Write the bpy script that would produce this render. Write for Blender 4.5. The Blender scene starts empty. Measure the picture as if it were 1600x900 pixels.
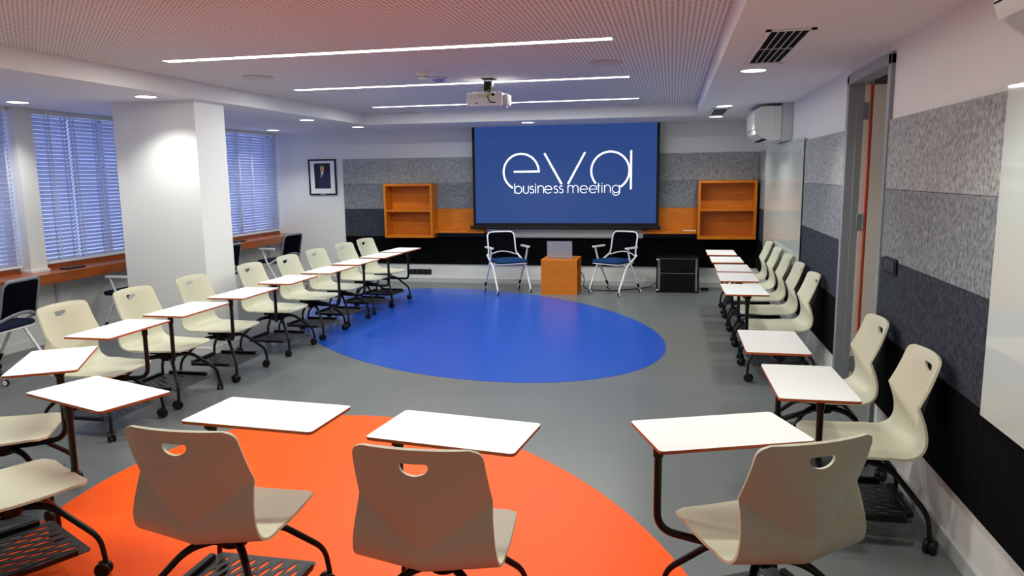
import bpy, bmesh, math, random
from mathutils import Vector, Matrix
random.seed(7)
R = math.radians
PI = math.pi
SC = bpy.context.scene
COL = SC.collection

# ------------------------------------------------------------------ camera
cam_d = bpy.data.cameras.new('camera')
cam = bpy.data.objects.new('camera', cam_d)
COL.objects.link(cam)
cam_d.sensor_fit = 'HORIZONTAL'
cam_d.sensor_width = 36.0
cam_d.lens = 1149.36 / 1600 * 36.0
cam_d.clip_start = 0.05
cam_d.clip_end = 200
yaw, pitch, roll = R(12.2475), R(8.7058), R(0.7532)
fwd = Vector((-math.sin(yaw) * math.cos(pitch), math.cos(yaw) * math.cos(pitch), -math.sin(pitch)))
rgt = Vector((math.cos(yaw), math.sin(yaw), 0))
dwn = fwd.cross(rgt)
r2 = math.cos(roll) * rgt + math.sin(roll) * dwn
d2 = -math.sin(roll) * rgt + math.cos(roll) * dwn
M = Matrix((r2, -d2, -fwd)).transposed().to_4x4()
M.translation = Vector((0, 0, 1.7))
cam.matrix_world = M
SC.camera = cam

# ------------------------------------------------------------------ world, exposure, light levels
SC.view_settings.view_transform = 'Standard'
SC.view_settings.look = 'None'
SC.view_settings.gamma = 1.0
SC.view_settings.use_curve_mapping = False
SC.view_settings.exposure = 0.0
world = bpy.data.worlds.new('daylight')
SC.world = world
world.use_nodes = True
bg = world.node_tree.nodes['Background']
bg.inputs['Color'].default_value = (0.28, 0.38, 0.86, 1)
bg.inputs['Strength'].default_value = 1.9
STRIP_GLOW = 6.0        # glow of the light-line diffusers themselves
STRIP_WATT = 50.0       # lamp in each ceiling light line
DOWN_DISC = 6.0        # emission of the downlight lenses
DOWN_WATT = 62.0        # lamp inside each downlight
STRIP_COL = (0.97, 1.0, 0.91)
DOWN_COL = (0.97, 1.0, 0.91)

# ------------------------------------------------------------------ materials
def lin(c):
    out = []
    for v in c:
        v /= 255.0
        out.append(v / 12.92 if v <= 0.04045 else ((v + 0.055) / 1.055) ** 2.4)
    return (out[0], out[1], out[2], 1.0)

def mat(name, rgb, rough=0.5, metal=0.0, spec=0.5, coat=0.0, noise=None, bump=None):
    """noise=(scale vector, amount): mottling of the base colour; bump=(scale, strength)."""
    m = bpy.data.materials.new(name)
    m.use_nodes = True
    nt = m.node_tree
    b = nt.nodes['Principled BSDF']
    c = lin(rgb)
    b.inputs['Base Color'].default_value = c
    b.inputs['Roughness'].default_value = rough
    b.inputs['Metallic'].default_value = metal
    b.inputs['Specular IOR Level'].default_value = spec
    b.inputs['Coat Weight'].default_value = coat
    if noise or bump:
        tc = nt.nodes.new('ShaderNodeTexCoord')
    if noise:
        sc, amt = noise
        mp = nt.nodes.new('ShaderNodeMapping')
        mp.inputs['Scale'].default_value = sc
        nt.links.new(tc.outputs['Object'], mp.inputs['Vector'])
        n = nt.nodes.new('ShaderNodeTexNoise')
        n.inputs['Scale'].default_value = 1.0
        n.inputs['Detail'].default_value = 6
        n.inputs['Roughness'].default_value = 0.65
        nt.links.new(mp.outputs['Vector'], n.inputs['Vector'])
        ramp = nt.nodes.new('ShaderNodeValToRGB')
        ramp.color_ramp.elements[0].position = 0.34
        ramp.color_ramp.elements[1].position = 0.66
        ramp.color_ramp.elements[0].color = tuple(v * (1 - amt) for v in c[:3]) + (1,)
        ramp.color_ramp.elements[1].color = tuple(min(1, v * (1 + amt)) for v in c[:3]) + (1,)
        nt.links.new(n.outputs['Fac'], ramp.inputs['Fac'])
        nt.links.new(ramp.outputs['Color'], b.inputs['Base Color'])
    if bump:
        n2 = nt.nodes.new('ShaderNodeTexNoise')
        n2.inputs['Scale'].default_value = bump[0]
        n2.inputs['Detail'].default_value = 4
        nt.links.new(tc.outputs['Object'], n2.inputs['Vector'])
        bp = nt.nodes.new('ShaderNodeBump')
        bp.inputs['Strength'].default_value = bump[1]
        bp.inputs['Distance'].default_value = 0.01
        nt.links.new(n2.outputs['Fac'], bp.inputs['Height'])
        nt.links.new(bp.outputs['Normal'], b.inputs['Normal'])
    return m

def emit(name, rgb_lin, strength):
    m = bpy.data.materials.new(name)
    m.use_nodes = True
    b = m.node_tree.nodes['Principled BSDF']
    b.inputs['Base Color'].default_value = (0.8, 0.8, 0.8, 1)
    b.inputs['Emission Color'].default_value = tuple(rgb_lin) + (1,)
    b.inputs['Emission Strength'].default_value = strength
    return m

def wood(name, rgb_a, rgb_b, scale, rough=0.4, spec=0.4):
    m = mat(name, rgb_a, rough, spec=spec)
    nt = m.node_tree
    b = nt.nodes['Principled BSDF']
    tc = nt.nodes.new('ShaderNodeTexCoord')
    mp = nt.nodes.new('ShaderNodeMapping')
    mp.inputs['Scale'].default_value = scale
    nt.links.new(tc.outputs['Object'], mp.inputs['Vector'])
    n = nt.nodes.new('ShaderNodeTexNoise')
    n.inputs['Scale'].default_value = 1.0
    n.inputs['Detail'].default_value = 5
    n.inputs['Distortion'].default_value = 0.6
    nt.links.new(mp.outputs['Vector'], n.inputs['Vector'])
    ramp = nt.nodes.new('ShaderNodeValToRGB')
    ramp.color_ramp.elements[0].position = 0.35
    ramp.color_ramp.elements[1].position = 0.65
    ramp.color_ramp.elements[0].color = lin(rgb_a)
    ramp.color_ramp.elements[1].color = lin(rgb_b)
    nt.links.new(n.outputs['Fac'], ramp.inputs['Fac'])
    nt.links.new(ramp.outputs['Color'], b.inputs['Base Color'])
    return m

def floor_mat(name, rgb, amt=0.10, rough=0.3, spec=0.5):
    m = mat(name, rgb, rough, noise=((0.8, 2.6, 1.0), amt), spec=spec)
    nt = m.node_tree
    [n for n in nt.nodes if n.type == 'TEX_NOISE'][0].inputs['Detail'].default_value = 1.0
    rp = [n for n in nt.nodes if n.type == 'VALTORGB'][0]
    rp.color_ramp.elements[0].position = 0.15; rp.color_ramp.elements[1].position = 0.85
    b = nt.nodes['Principled BSDF']
    tc = nt.nodes.new('ShaderNodeTexCoord')
    n = nt.nodes.new('ShaderNodeTexNoise')
    n.inputs['Scale'].default_value = 1.5
    n.inputs['Detail'].default_value = 2
    nt.links.new(tc.outputs['Object'], n.inputs['Vector'])
    mr = nt.nodes.new('ShaderNodeMapRange')
    mr.inputs['To Min'].default_value = rough - 0.03
    mr.inputs['To Max'].default_value = rough + 0.04
    nt.links.new(n.outputs['Fac'], mr.inputs['Value'])
    nt.links.new(mr.outputs['Result'], b.inputs['Roughness'])
    return m

MW = mat('white_wall_paint', (226, 226, 224), 0.7, spec=0.25, bump=(60, 0.05))
MCOLW = mat('white_column_paint', (232, 232, 232), 0.6, spec=0.3)
MSOF = mat('white_ceiling_paint', (226, 224, 224), 0.75, spec=0.2)
MBASE = mat('pale_grey_skirting', (188, 190, 190), 0.5)
MFLOOR = floor_mat('grey_vinyl_floor', (104, 108, 109), 0.06, 0.30)
MBLUE = mat('blue_vinyl_floor', (18, 74, 176), 0.3)
MORANGE = mat('orange_vinyl_floor', (250, 88, 0), 0.42, spec=0.2)
MIVORY = mat('ivory_plastic', (206, 204, 182), 0.42, spec=0.45)
MBLK = mat('black_metal', (10, 10, 12), 0.36, spec=0.35)
MBLKP = mat('black_plastic', (8, 8, 9), 0.5, spec=0.3)
MTRAY = mat('dark_grey_metal_tray', (46, 49, 55), 0.45, spec=0.5)
MGREYP = mat('grey_plastic', (120, 124, 130), 0.45)
MTOP = mat('white_laminate', (243, 243, 243), 0.32, spec=0.45)
MEDGE = mat('orange_brown_board_edge', (176, 84, 26), 0.5)
MWOOD = wood('orange_wood_veneer', (196, 106, 14), (210, 120, 22), (3, 3, 26), 0.42)
MWOODH = wood('orange_wood_veneer_flat', (196, 106, 14), (210, 120, 22), (3, 26, 26), 0.42)
MDESK = wood('red_brown_wood_veneer', (146, 72, 24), (166, 86, 34), (26, 3, 26), 0.25, 0.5)
MGFRAME = mat('grey_door_frame_metal', (138, 144, 150), 0.4, spec=0.5)
MSTEEL = mat('brushed_steel', (190, 190, 190), 0.3, metal=1.0)
MDOOR = mat('white_door_paint', (222, 216, 208), 0.5)
MREDW = mat('red_brown_door_edge', (160, 52, 18), 0.5)
MPLASW = mat('white_plastic', (228, 228, 222), 0.4)
MPLASG = mat('pale_grey_plastic', (200, 202, 202), 0.4)
MWMET = mat('white_painted_metal', (236, 234, 238), 0.35)
MGMET = mat('silver_grey_frame', (120, 124, 134), 0.4)
MNAVY = mat('navy_mesh_fabric', (5, 5, 13), 0.9, spec=0.05)
MSEATB = mat('blue_seat_fabric', (12, 52, 96), 0.85, spec=0.2, noise=((300, 300, 300), 0.2))
MSEATN = mat('navy_seat_fabric', (14, 22, 50), 0.85, spec=0.2, noise=((300, 300, 300), 0.2))
MSCRB = mat('black_screen_border', (6, 6, 8), 0.6, spec=0.3)
MLAP = mat('silver_laptop_metal', (168, 164, 164), 0.42, metal=0.35)
MYEL = mat('yellow_cable', (200, 190, 60), 0.5)
MGRILL = mat('pale_round_grille', (196, 188, 188), 0.6)
MRACK = mat('black_rack_metal', (4, 4, 6), 0.45, spec=0.2)
MPROJ = mat('light_grey_projector_plastic', (200, 198, 204), 0.5)
MDARK = mat('dark_void', (8, 8, 9), 0.9, spec=0.1)
MPENW = mat('white_pen_plastic', (236, 236, 232), 0.4)
MSTRIP = emit('strip_light', STRIP_COL, STRIP_GLOW)
MLENS = emit('downlight_lens', DOWN_COL, DOWN_DISC)
MLED = mat('blue_tinted_dome', (130, 135, 200), 0.3)

def felt(name, rgb, amt, sc=(66, 66, 42)):
    m = mat(name, rgb, 0.95, spec=0.1, noise=(sc, amt), bump=(90, 0.35))
    r = [n for n in m.node_tree.nodes if n.type == 'VALTORGB'][0]
    r.color_ramp.elements[0].position = 0.36
    r.color_ramp.elements[1].position = 0.64
    return m
F_ROWS = [felt('light_grey_felt', (158, 160, 162), 0.42), felt('mid_grey_felt', (128, 132, 138), 0.42),
          felt('dark_grey_felt', (58, 62, 72), 0.5), felt('black_felt', (7, 7, 9), 0.2)]

def perforated():
    m = mat('perforated_ceiling_board', (226, 222, 220), 0.8, spec=0.15)
    nt = m.node_tree
    b = nt.nodes['Principled BSDF']
    tc = nt.nodes.new('ShaderNodeTexCoord')
    sep = nt.nodes.new('ShaderNodeSeparateXYZ')
    nt.links.new(tc.outputs['Object'], sep.inputs['Vector'])
    def cell(out):
        a = nt.nodes.new('ShaderNodeMath'); a.operation = 'DIVIDE'; a.inputs[1].default_value = 0.030
        nt.links.new(out, a.inputs[0])
        f = nt.nodes.new('ShaderNodeMath'); f.operation = 'FRACT'
        nt.links.new(a.outputs[0], f.inputs[0])
        s = nt.nodes.new('ShaderNodeMath'); s.operation = 'SUBTRACT'; s.inputs[1].default_value = 0.5
        nt.links.new(f.outputs[0], s.inputs[0])
        q = nt.nodes.new('ShaderNodeMath'); q.operation = 'MULTIPLY'
        nt.links.new(s.outputs[0], q.inputs[0]); nt.links.new(s.outputs[0], q.inputs[1])
        return q.outputs[0]
    ad = nt.nodes.new('ShaderNodeMath'); ad.operation = 'ADD'
    nt.links.new(cell(sep.outputs['X']), ad.inputs[0]); nt.links.new(cell(sep.outputs['Y']), ad.inputs[1])
    lt = nt.nodes.new('ShaderNodeMath'); lt.operation = 'LESS_THAN'; lt.inputs[1].default_value = 0.24 ** 2
    nt.links.new(ad.outputs[0], lt.inputs[0])
    mx = nt.nodes.new('ShaderNodeMix'); mx.data_type = 'RGBA'
    mx.inputs['A'].default_value = lin((226, 222, 220)); mx.inputs['B'].default_value = lin((118, 108, 104))
    nt.links.new(lt.outputs[0], mx.inputs['Factor'])
    nt.links.new(mx.outputs['Result'], b.inputs['Base Color'])
    return m
MPERF = perforated()

def glass_board():
    m = mat('frosted_glass_board', (208, 216, 210), 0.06, spec=0.3)
    nt = m.node_tree
    b = nt.nodes['Principled BSDF']
    b.inputs['Coat Weight'].default_value = 0.0
    b.inputs['Coat Roughness'].default_value = 0.02
    b.inputs['Alpha'].default_value = 0.90
    return m
MGLASSB = glass_board()

def pane_mat():
    m = bpy.data.materials.new('window_glass')
    m.use_nodes = True
    nt = m.node_tree
    out = nt.nodes['Material Output']
    nt.nodes.remove(nt.nodes['Principled BSDF'])
    tr = nt.nodes.new('ShaderNodeBsdfTransparent')
    gl = nt.nodes.new('ShaderNodeBsdfGlossy'); gl.inputs['Roughness'].default_value = 0.02
    mx = nt.nodes.new('ShaderNodeMixShader'); mx.inputs['Fac'].default_value = 0.06
    nt.links.new(tr.outputs[0], mx.inputs[1]); nt.links.new(gl.outputs[0], mx.inputs[2])
    nt.links.new(mx.outputs[0], out.inputs['Surface'])
    return m
MPANE = pane_mat()

def slat_mat():
    m = mat('white_blind_slat', (222, 224, 236), 0.45)
    nt = m.node_tree
    b = nt.nodes['Principled BSDF']
    out = nt.nodes['Material Output']
    tl = nt.nodes.new('ShaderNodeBsdfTranslucent'); tl.inputs['Color'].default_value = (0.8, 0.85, 0.95, 1)
    mx = nt.nodes.new('ShaderNodeMixShader'); mx.inputs['Fac'].default_value = 0.30
    nt.links.new(b.outputs[0], mx.inputs[1]); nt.links.new(tl.outputs[0], mx.inputs[2])
    nt.links.new(mx.outputs[0], out.inputs['Surface'])
    return m
MSLAT = slat_mat()

# ------------------------------------------------------------------ mesh helpers
class MB:
    """collects shapes that become ONE mesh object"""
    def __init__(self):
        self.v = []; self.f = []; self.mi = []
    def add(self, vs, fs, mi=0, M=None):
        o = len(self.v)
        for p in vs:
            p = Vector(p)
            self.v.append(M @ p if M else p)
        for f in fs:
            self.f.append([i + o for i in f]); self.mi.append(mi)
    def box(self, a, b, mi=0, bev=0.0, M=None, seg=1):
        bm = bmesh.new()
        bmesh.ops.create_cube(bm, size=1)
        c = [(a[i] + b[i]) / 2 for i in range(3)]; s = [abs(b[i] - a[i]) for i in range(3)]
        for v in bm.verts:
            v.co = Vector((c[i] + v.co[i] * s[i] for i in range(3)))
        if bev > 0:
            bmesh.ops.bevel(bm, geom=list(bm.edges), offset=min(bev, min(s) * 0.45), segments=seg, affect='EDGES', profile=0.5)
        self.bm(bm, mi, M)
    def bm(self, bm, mi=0, M=None):
        bm.verts.index_update()
        self.add([v.co for v in bm.verts], [[v.index for v in f.verts] for f in bm.faces], mi, M)
        bm.free()
    def tube(self, pts, r, n=10, mi=0, M=None, caps=True):
        pts = [Vector(p) for p in pts]
        rs = r if isinstance(r, (list, tuple)) else [r] * len(pts)
        T = []
        for i in range(len(pts)):
            a = pts[max(i - 1, 0)]; b = pts[min(i + 1, len(pts) - 1)]
            T.append((b - a).normalized())
        up = Vector((0, 0, 1)) if abs(T[0].z) < 0.9 else Vector((1, 0, 0))
        nrm = (up - T[0] * up.dot(T[0])).normalized()
        vs = []; fs = []
        for i, p in enumerate(pts):
            nrm = (nrm - T[i] * nrm.dot(T[i])).normalized()
            bi = T[i].cross(nrm)
            for k in range(n):
                a = 2 * PI * k / n
                vs.append(p + (nrm * math.cos(a) + bi * math.sin(a)) * rs[i])
        for i in range(len(pts) - 1):
            for k in range(n):
                fs.append((i * n + k, i * n + (k + 1) % n, (i + 1) * n + (k + 1) % n, (i + 1) * n + k))
        if caps:
            fs.append(tuple(range(n - 1, -1, -1)))
            fs.append(tuple((len(pts) - 1) * n + k for k in range(n)))
        self.add(vs, fs, mi, M)
    def lathe(self, prof, n=24, mi=0, M=None):
        """prof: (radius, z) list, closed at both ends by caps"""
        vs = []; fs = []
        for r, z in prof:
            for k in range(n):
                a = 2 * PI * k / n
                vs.append((r * math.cos(a), r * math.sin(a), z))
        for i in range(len(prof) - 1):
            for k in range(n):
                fs.append((i * n + k, i * n + (k + 1) % n, (i + 1) * n + (k + 1) % n, (i + 1) * n + k))
        fs.append(tuple(range(n - 1, -1, -1)))
        fs.append(tuple((len(prof) - 1) * n + k for k in range(n)))
        self.add(vs, fs, mi, M)
    def prism(self, poly, z0, z1, mi=0, M=None, mi_side=None):
        n = len(poly)
        vs = [(x, y, z0) for x, y in poly] + [(x, y, z1) for x, y in poly]
        self.add(vs, [tuple(range(n - 1, -1, -1)), tuple(range(n, 2 * n))], mi, M)
        o = len(self.v) - 2 * n
        for k in range(n):
            self.f.append([o + k, o + (k + 1) % n, o + n + (k + 1) % n, o + n + k])
            self.mi.append(mi if mi_side is None else mi_side)
    def mesh(self, name, mats, smooth=40):
        me = bpy.data.meshes.new(name)
        me.from_pydata([tuple(v) for v in self.v], [], self.f)
        for m in (mats if isinstance(mats, (list, tuple)) else [mats]):
            me.materials.append(m)
        me.polygons.foreach_set('material_index', self.mi)
        bm = bmesh.new(); bm.from_mesh(me)
        bmesh.ops.recalc_face_normals(bm, faces=list(bm.faces))
        bm.to_mesh(me); bm.free()
        if smooth:
            me.polygons.foreach_set('use_smooth', [True] * len(me.polygons))
            me.set_sharp_from_angle(angle=R(smooth))
        me.update()
        return me
    def build(self, name, mats, parent=None, smooth=40, loc=(0, 0, 0), rot=(0, 0, 0)):
        return link(name, self.mesh(name, mats, smooth), parent, loc, rot)

def link(name, me, parent=None, loc=(0, 0, 0), rot=(0, 0, 0)):
    o = bpy.data.objects.new(name, me)
    COL.objects.link(o)
    o.location = loc; o.rotation_euler = rot
    if parent: o.parent = parent
    return o

def tag(o, label, cat, group=None):
    o['label'] = label; o['category'] = cat
    if group: o['group'] = group
    return o

def thing(name, label, cat, loc=(0, 0, 0), rz=0.0, group=None):
    o = bpy.data.objects.new(name, None)
    COL.objects.link(o)
    o.empty_display_size = 0.1
    o.location = loc; o.rotation_euler = (0, 0, rz)
    return tag(o, label, cat, group)

def struct(o):
    o['kind'] = 'structure'
    return o

def smooth_path(pts, rad, n=5):
    """polyline with its corners rounded"""
    pts = [Vector(p) for p in pts]
    out = [pts[0]]
    for i in range(1, len(pts) - 1):
        a, b, c = pts[i - 1], pts[i], pts[i + 1]
        d = min(rad, (a - b).length * 0.48, (c - b).length * 0.48)
        p0 = b + (a - b).normalized() * d; p2 = b + (c - b).normalized() * d
        for k in range(n + 1):
            t = k / n
            out.append(p0 * (1 - t) ** 2 + b * 2 * t * (1 - t) + p2 * t * t)
    out.append(pts[-1])
    return out

def rrect(x0, y0, x1, y1, r, n=5):
    P = []
    for cx, cy, a0 in ((x1 - r, y0 + r, -90), (x1 - r, y1 - r, 0), (x0 + r, y1 - r, 90), (x0 + r, y0 + r, 180)):
        for k in range(n + 1):
            a = R(a0 + 90 * k / n)
            P.append((cx + r * math.cos(a), cy + r * math.sin(a)))
    return P

def rotmat(axis_from='Z', axis_to='X'):
    return {'ZX': Matrix.Rotation(R(90), 4, 'Y'), 'ZY': Matrix.Rotation(R(-90), 4, 'X')}[axis_from + axis_to]

# ------------------------------------------------------------------ room shell
XL, XR, YB, YF = -6.45, 1.25, -2.2, 11.30
ZS, ZR = 2.43, 2.58
b = MB(); b.box((XL - 0.2, YB - 0.1, -0.12), (3.0, YF + 0.15, 0))
floor = struct(b.build('floor', MFLOOR, smooth=0))
def ellipse_inlay(name, cx, cy, a, bb, ang, m, label):
    P = []
    for k in range(96):
        t = 2 * PI * k / 96
        u, v = a * math.cos(t), bb * math.sin(t)
        P.append((cx + u * math.cos(ang) - v * math.sin(ang), cy + u * math.sin(ang) + v * math.cos(ang)))
    m_ = MB(); m_.prism(P, -0.004, 0.002)
    o = m_.build(name, m, floor, smooth=0)
    o['label'] = label
    return o
ellipse_inlay('floor_inlay', -2.329, 8.234, 2.834, 1.819, math.atan2(-0.76, 0.649), MBLUE, 'blue oval laid into the grey floor')
ellipse_inlay('floor_inlay', -1.418, 2.733, 2.224, 1.476, math.atan2(-0.84, 0.543), MORANGE, 'orange oval laid into the grey floor')

# ceiling: perforated recess inside a lower plain border
b = MB(); b.box((-4.25, -1.2, ZR), (0.30, 9.95, ZR + 0.05))
ceiling = struct(b.build('ceiling', MPERF, smooth=0))
b = MB()
b.box((XL - 0.2, YB - 0.1, ZS), (-4.25, YF + 0.15, ZR + 0.05))
b.box((0.30, YB - 0.1, ZS), (XR + 0.15, YF + 0.15, ZR + 0.05))
b.box((-4.25, 9.95, ZS), (0.30, YF + 0.15, ZR + 0.05))
b.box((-4.25, YB - 0.1, ZS), (0.30, -1.2, ZR + 0.05))
b.build('ceiling_border', MSOF, ceiling, smooth=0)

b = MB(); b.box((XL - 0.2, YF, 0), (XR + 0.15, YF + 0.12, ZS + 0.05))
wall_far = struct(b.build('wall_far', MW, smooth=0))
b = MB(); b.box((XL - 0.2, YB - 0.1, 0), (XR + 0.15, YB, ZS + 0.05))
wall_back = struct(b.build('wall_back', MW, smooth=0))
# right wall with the door opening
DY0, DY1, DZ = 4.815, 5.805, 2.31
b = MB()
b.box((XR, YB - 0.1, 0), (XR + 0.15, DY0 - 0.03, ZS + 0.05))
b.box((XR, DY1 + 0.03, 0), (XR + 0.15, YF + 0.15, ZS + 0.05))
b.box((XR, DY0 - 0.03, DZ + 0.03), (XR + 0.15, DY1 + 0.03, ZS + 0.05))
wall_right = struct(b.build('wall_right', MW, smooth=0))
# left wall: parapet and piers between the windows
WIN = [(3.4, 6.19), (6.39, 8.72), (9.40, 11.25)]
b = MB()
b.box((XL - 0.2, YB - 0.1, 0), (XL, YF + 0.15, 0.80))
b.box((XL - 0.2, YB - 0.1, 0.80), (XL, WIN[0][0], ZS + 0.03))
b.box((XL - 0.2, WIN[0][1], 0.80), (XL + 0.14, WIN[1][0], ZS + 0.03))
b.box((XL - 0.2, WIN[1][1], 0.80), (XL, WIN[2][0], ZS + 0.03))
b.box((XL - 0.2, WIN[2][1], 0.80), (XL, YF + 0.15, ZS + 0.03))
for (ya, yb) in WIN:
    b.box((XL - 0.2, ya, ZS - 0.03), (XL, yb, ZS + 0.03))
wall_left = struct(b.build('wall_left', MW, smooth=0))
# free-standing column under the edge of the recess
b = MB(); b.box((-5.226, 6.22, 0), (-4.345, 6.69, ZS + 0.02))
wall_column = struct(b.build('wall_column', MCOLW, smooth=0))
b = MB(); b.box((-5.238, 6.208, 0), (-4.333, 6.702, 0.075))
b.build('skirting', MW, wall_column, smooth=0)
# skirting boards
b = MB(); b.box((-6.02, YF - 0.014, 0), (XR, YF, 0.073)); struct(b.build('baseboard_far', MBASE, smooth=0))
b = MB(); b.box((XR - 0.014, DY1 + 0.06, 0), (XR, YF - 0.015, 0.073)); b.box((XR - 0.014, YB, 0), (XR, DY0 - 0.06, 0.073))
struct(b.build('baseboard_right', MBASE, smooth=0))
b = MB(); b.box((XL, YB, 0), (XL + 0.014, YF, 0.08)); struct(b.build('baseboard_left', MW, smooth=0))

# windows: frame and glass
for i, (y0, y1) in enumerate(WIN):
    b = MB()
    xa, xb = XL - 0.14, XL - 0.08
    b.box((xa, y0, 0.80), (xb, y1, 0.86)); b.box((xa, y0, ZS - 0.06), (xb, y1, ZS + 0.02))
    n = 2
    for k in range(n + 1):
        yc = y0 + 0.025 + (y1 - y0 - 0.05) * k / n
        b.box((xa, yc - 0.025, 0.86), (xb, yc + 0.025, ZS - 0.05))
    w = struct(b.build('window_%d' % (i + 1), MPLASW, smooth=0))
    b = MB(); b.box((XL - 0.115, y0 + 0.03, 0.85), (XL - 0.107, y1 - 0.03, ZS - 0.04))
    b.build('pane', MPANE, w, smooth=0)

# acoustic felt panels, in four rows, as cladding of two walls
ROWZ = [(1.593, 1.993), (1.19, 1.593), (0.745, 1.19), (0.30, 0.745)]
RLAB = ['light grey felt panel', 'mid grey felt panel', 'dark grey felt panel', 'black felt panel']
def panel_far(x0, x1, r, z0=None):
    b = MB(); b.box((x0 + 0.001, YF - 0.022, (z0 or ROWZ[r][0]) + 0.001), (x1 - 0.001, YF, ROWZ[r][1] - 0.001), bev=0.002)
    o = b.build('acoustic_panel', F_ROWS[r], wall_far, smooth=0); o['label'] = RLAB[r]
def panel_right(y0, y1, r):
    b = MB(); b.box((XR - 0.018, y0 + 0.001, ROWZ[r][0] + 0.001), (XR, y1 - 0.001, ROWZ[r][1] - 0.001), bev=0.002)
    o = b.build('acoustic_panel', F_ROWS[r], wall_right, smooth=0); o['label'] = RLAB[r]
for r in range(4):
    x = -5.24
    while x < XR - 0.05:
        panel_far(x, min(x + 0.80, XR - 0.02), r); x += 0.80
    for seg in ([5.90, 6.70, 7.50, 8.30, 9.10, 9.90, 10.70, 11.276], [4.746, 3.946, 3.146, 2.346, 1.546, 0.746, -0.054]):
        for a, c in zip(seg[:-1], seg[1:]):
            panel_right(min(a, c), max(a, c), r)

# door: grey metal frame, leaf swung out into the corridor
b = MB()
xi, xo = XR - 0.025, XR + 0.082
for (ya, yb) in ((DY1, DY1 + 0.058), (DY0 - 0.058, DY0)):
    b.box((xi, ya, 0), (xo, yb, DZ + 0.06), bev=0.004)
b.box((xi, DY0 - 0.058, DZ), (xo, DY1 + 0.058, DZ + 0.07), bev=0.004)
b.box((XR + 0.035, DY1 - 0.014, 0), (xo, DY1 + 0.01, DZ)); b.box((XR + 0.035, DY0 - 0.01, 0), (xo, DY0 + 0.014, DZ))
door = struct(b.build('door_1', MGFRAME, smooth=0))
b = MB(); b.box((xo, DY1 - 0.016, 0), (xo + 0.036, DY1 + 0.03, DZ)); b.build('door_stop', MDOOR, door, smooth=0)
dl = MB(); HX, HY = xo + 0.036, DY1 - 0.005
dl.box((0.013, -0.042, 0.008), (0.93, 0.0, DZ - 0.01), mi=0)
dl.box((0.0, -0.042, 0.008), (0.013, 0.0, DZ - 0.01), mi=1)
leaf = dl.build('door_leaf', [MDOOR, MREDW], door, smooth=0, loc=(HX, HY, 0), rot=(0, 0, R(3)))
for z in (0.27, 1.33, 2.12):
    h = MB()
    h.box((xo - 0.01, DY1 - 0.022, z - 0.06), (xo + 0.03, DY1 - 0.012, z + 0.06), bev=0.002)
    h.tube([(xo + 0.034, DY1 - 0.026, z - 0.06), (xo + 0.034, DY1 - 0.026, z + 0.06)], 0.008)
    h.build('hinge', MGREYP, door)
hd = MB()
hd.tube(smooth_path([(0.86, -0.042, 1.05), (0.86, -0.09, 1.05), (0.74, -0.09, 1.05)], 0.02), 0.009)
hd.build('door_handle', MSTEEL, leaf)
# corridor behind the door
b = MB(); b.box((2.9, 3.4, 0), (3.0, 8.2, ZS + 0.03)); b.box((XR + 0.15, 8.1, 0), (2.9, 8.2, ZS + 0.03)); b.box((XR + 0.15, 3.4, 0), (2.9, 3.5, ZS + 0.03))
b.box((XR + 0.15, 3.4, ZS), (3.0, 8.2, ZS + 0.1))
struct(b.build('wall_corridor', MW, smooth=0))

# ------------------------------------------------------------------ ceiling fittings
def strip_light(xa, xb, y, label):
    t = thing('strip_light', label, 'ceiling light', ((xa + xb) / 2, y, ZR), 0, 'light lines in the ceiling recess')
    h = (xb - xa) / 2
    b = MB(); b.box((-h, -0.048, -0.004), (h, 0.048, 0.0)); b.build('diffuser', MSTRIP, t, smooth=0)
    b = MB()
    for s in (-1, 1):
        b.box((-h - 0.004, s * 0.048, -0.006), (h + 0.004, s * 0.053, 0.0))
        b.box((s * h, -0.048, -0.006), (s * (h + 0.004), 0.048, 0.0))
    b.build('trim', MWMET, t, smooth=0)
    L = bpy.data.lights.new('light_line_lamp', 'AREA')
    L.shape = 'RECTANGLE'; L.size = 2 * h; L.size_y = 0.096; L.energy = STRIP_WATT; L.color = STRIP_COL
    lo = bpy.data.objects.new('light_line_lamp', L); COL.objects.link(lo); lo.parent = t; lo.location = (0, 0, -0.0065)
XA, XB = -3.72, -0.40
for y, lab in ((5.03, 'longest white light line in the ceiling, nearest the viewer'), (6.99, 'middle white light line, passing behind the projector mount'),
               (9.0, 'farthest white light line, nearest the projection screen'), (3.04, 'unseen fill light line added above the front chairs')):  # the line above the front chairs is out of view, added as fill
    strip_light(XA, XB, y, lab)

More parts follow.
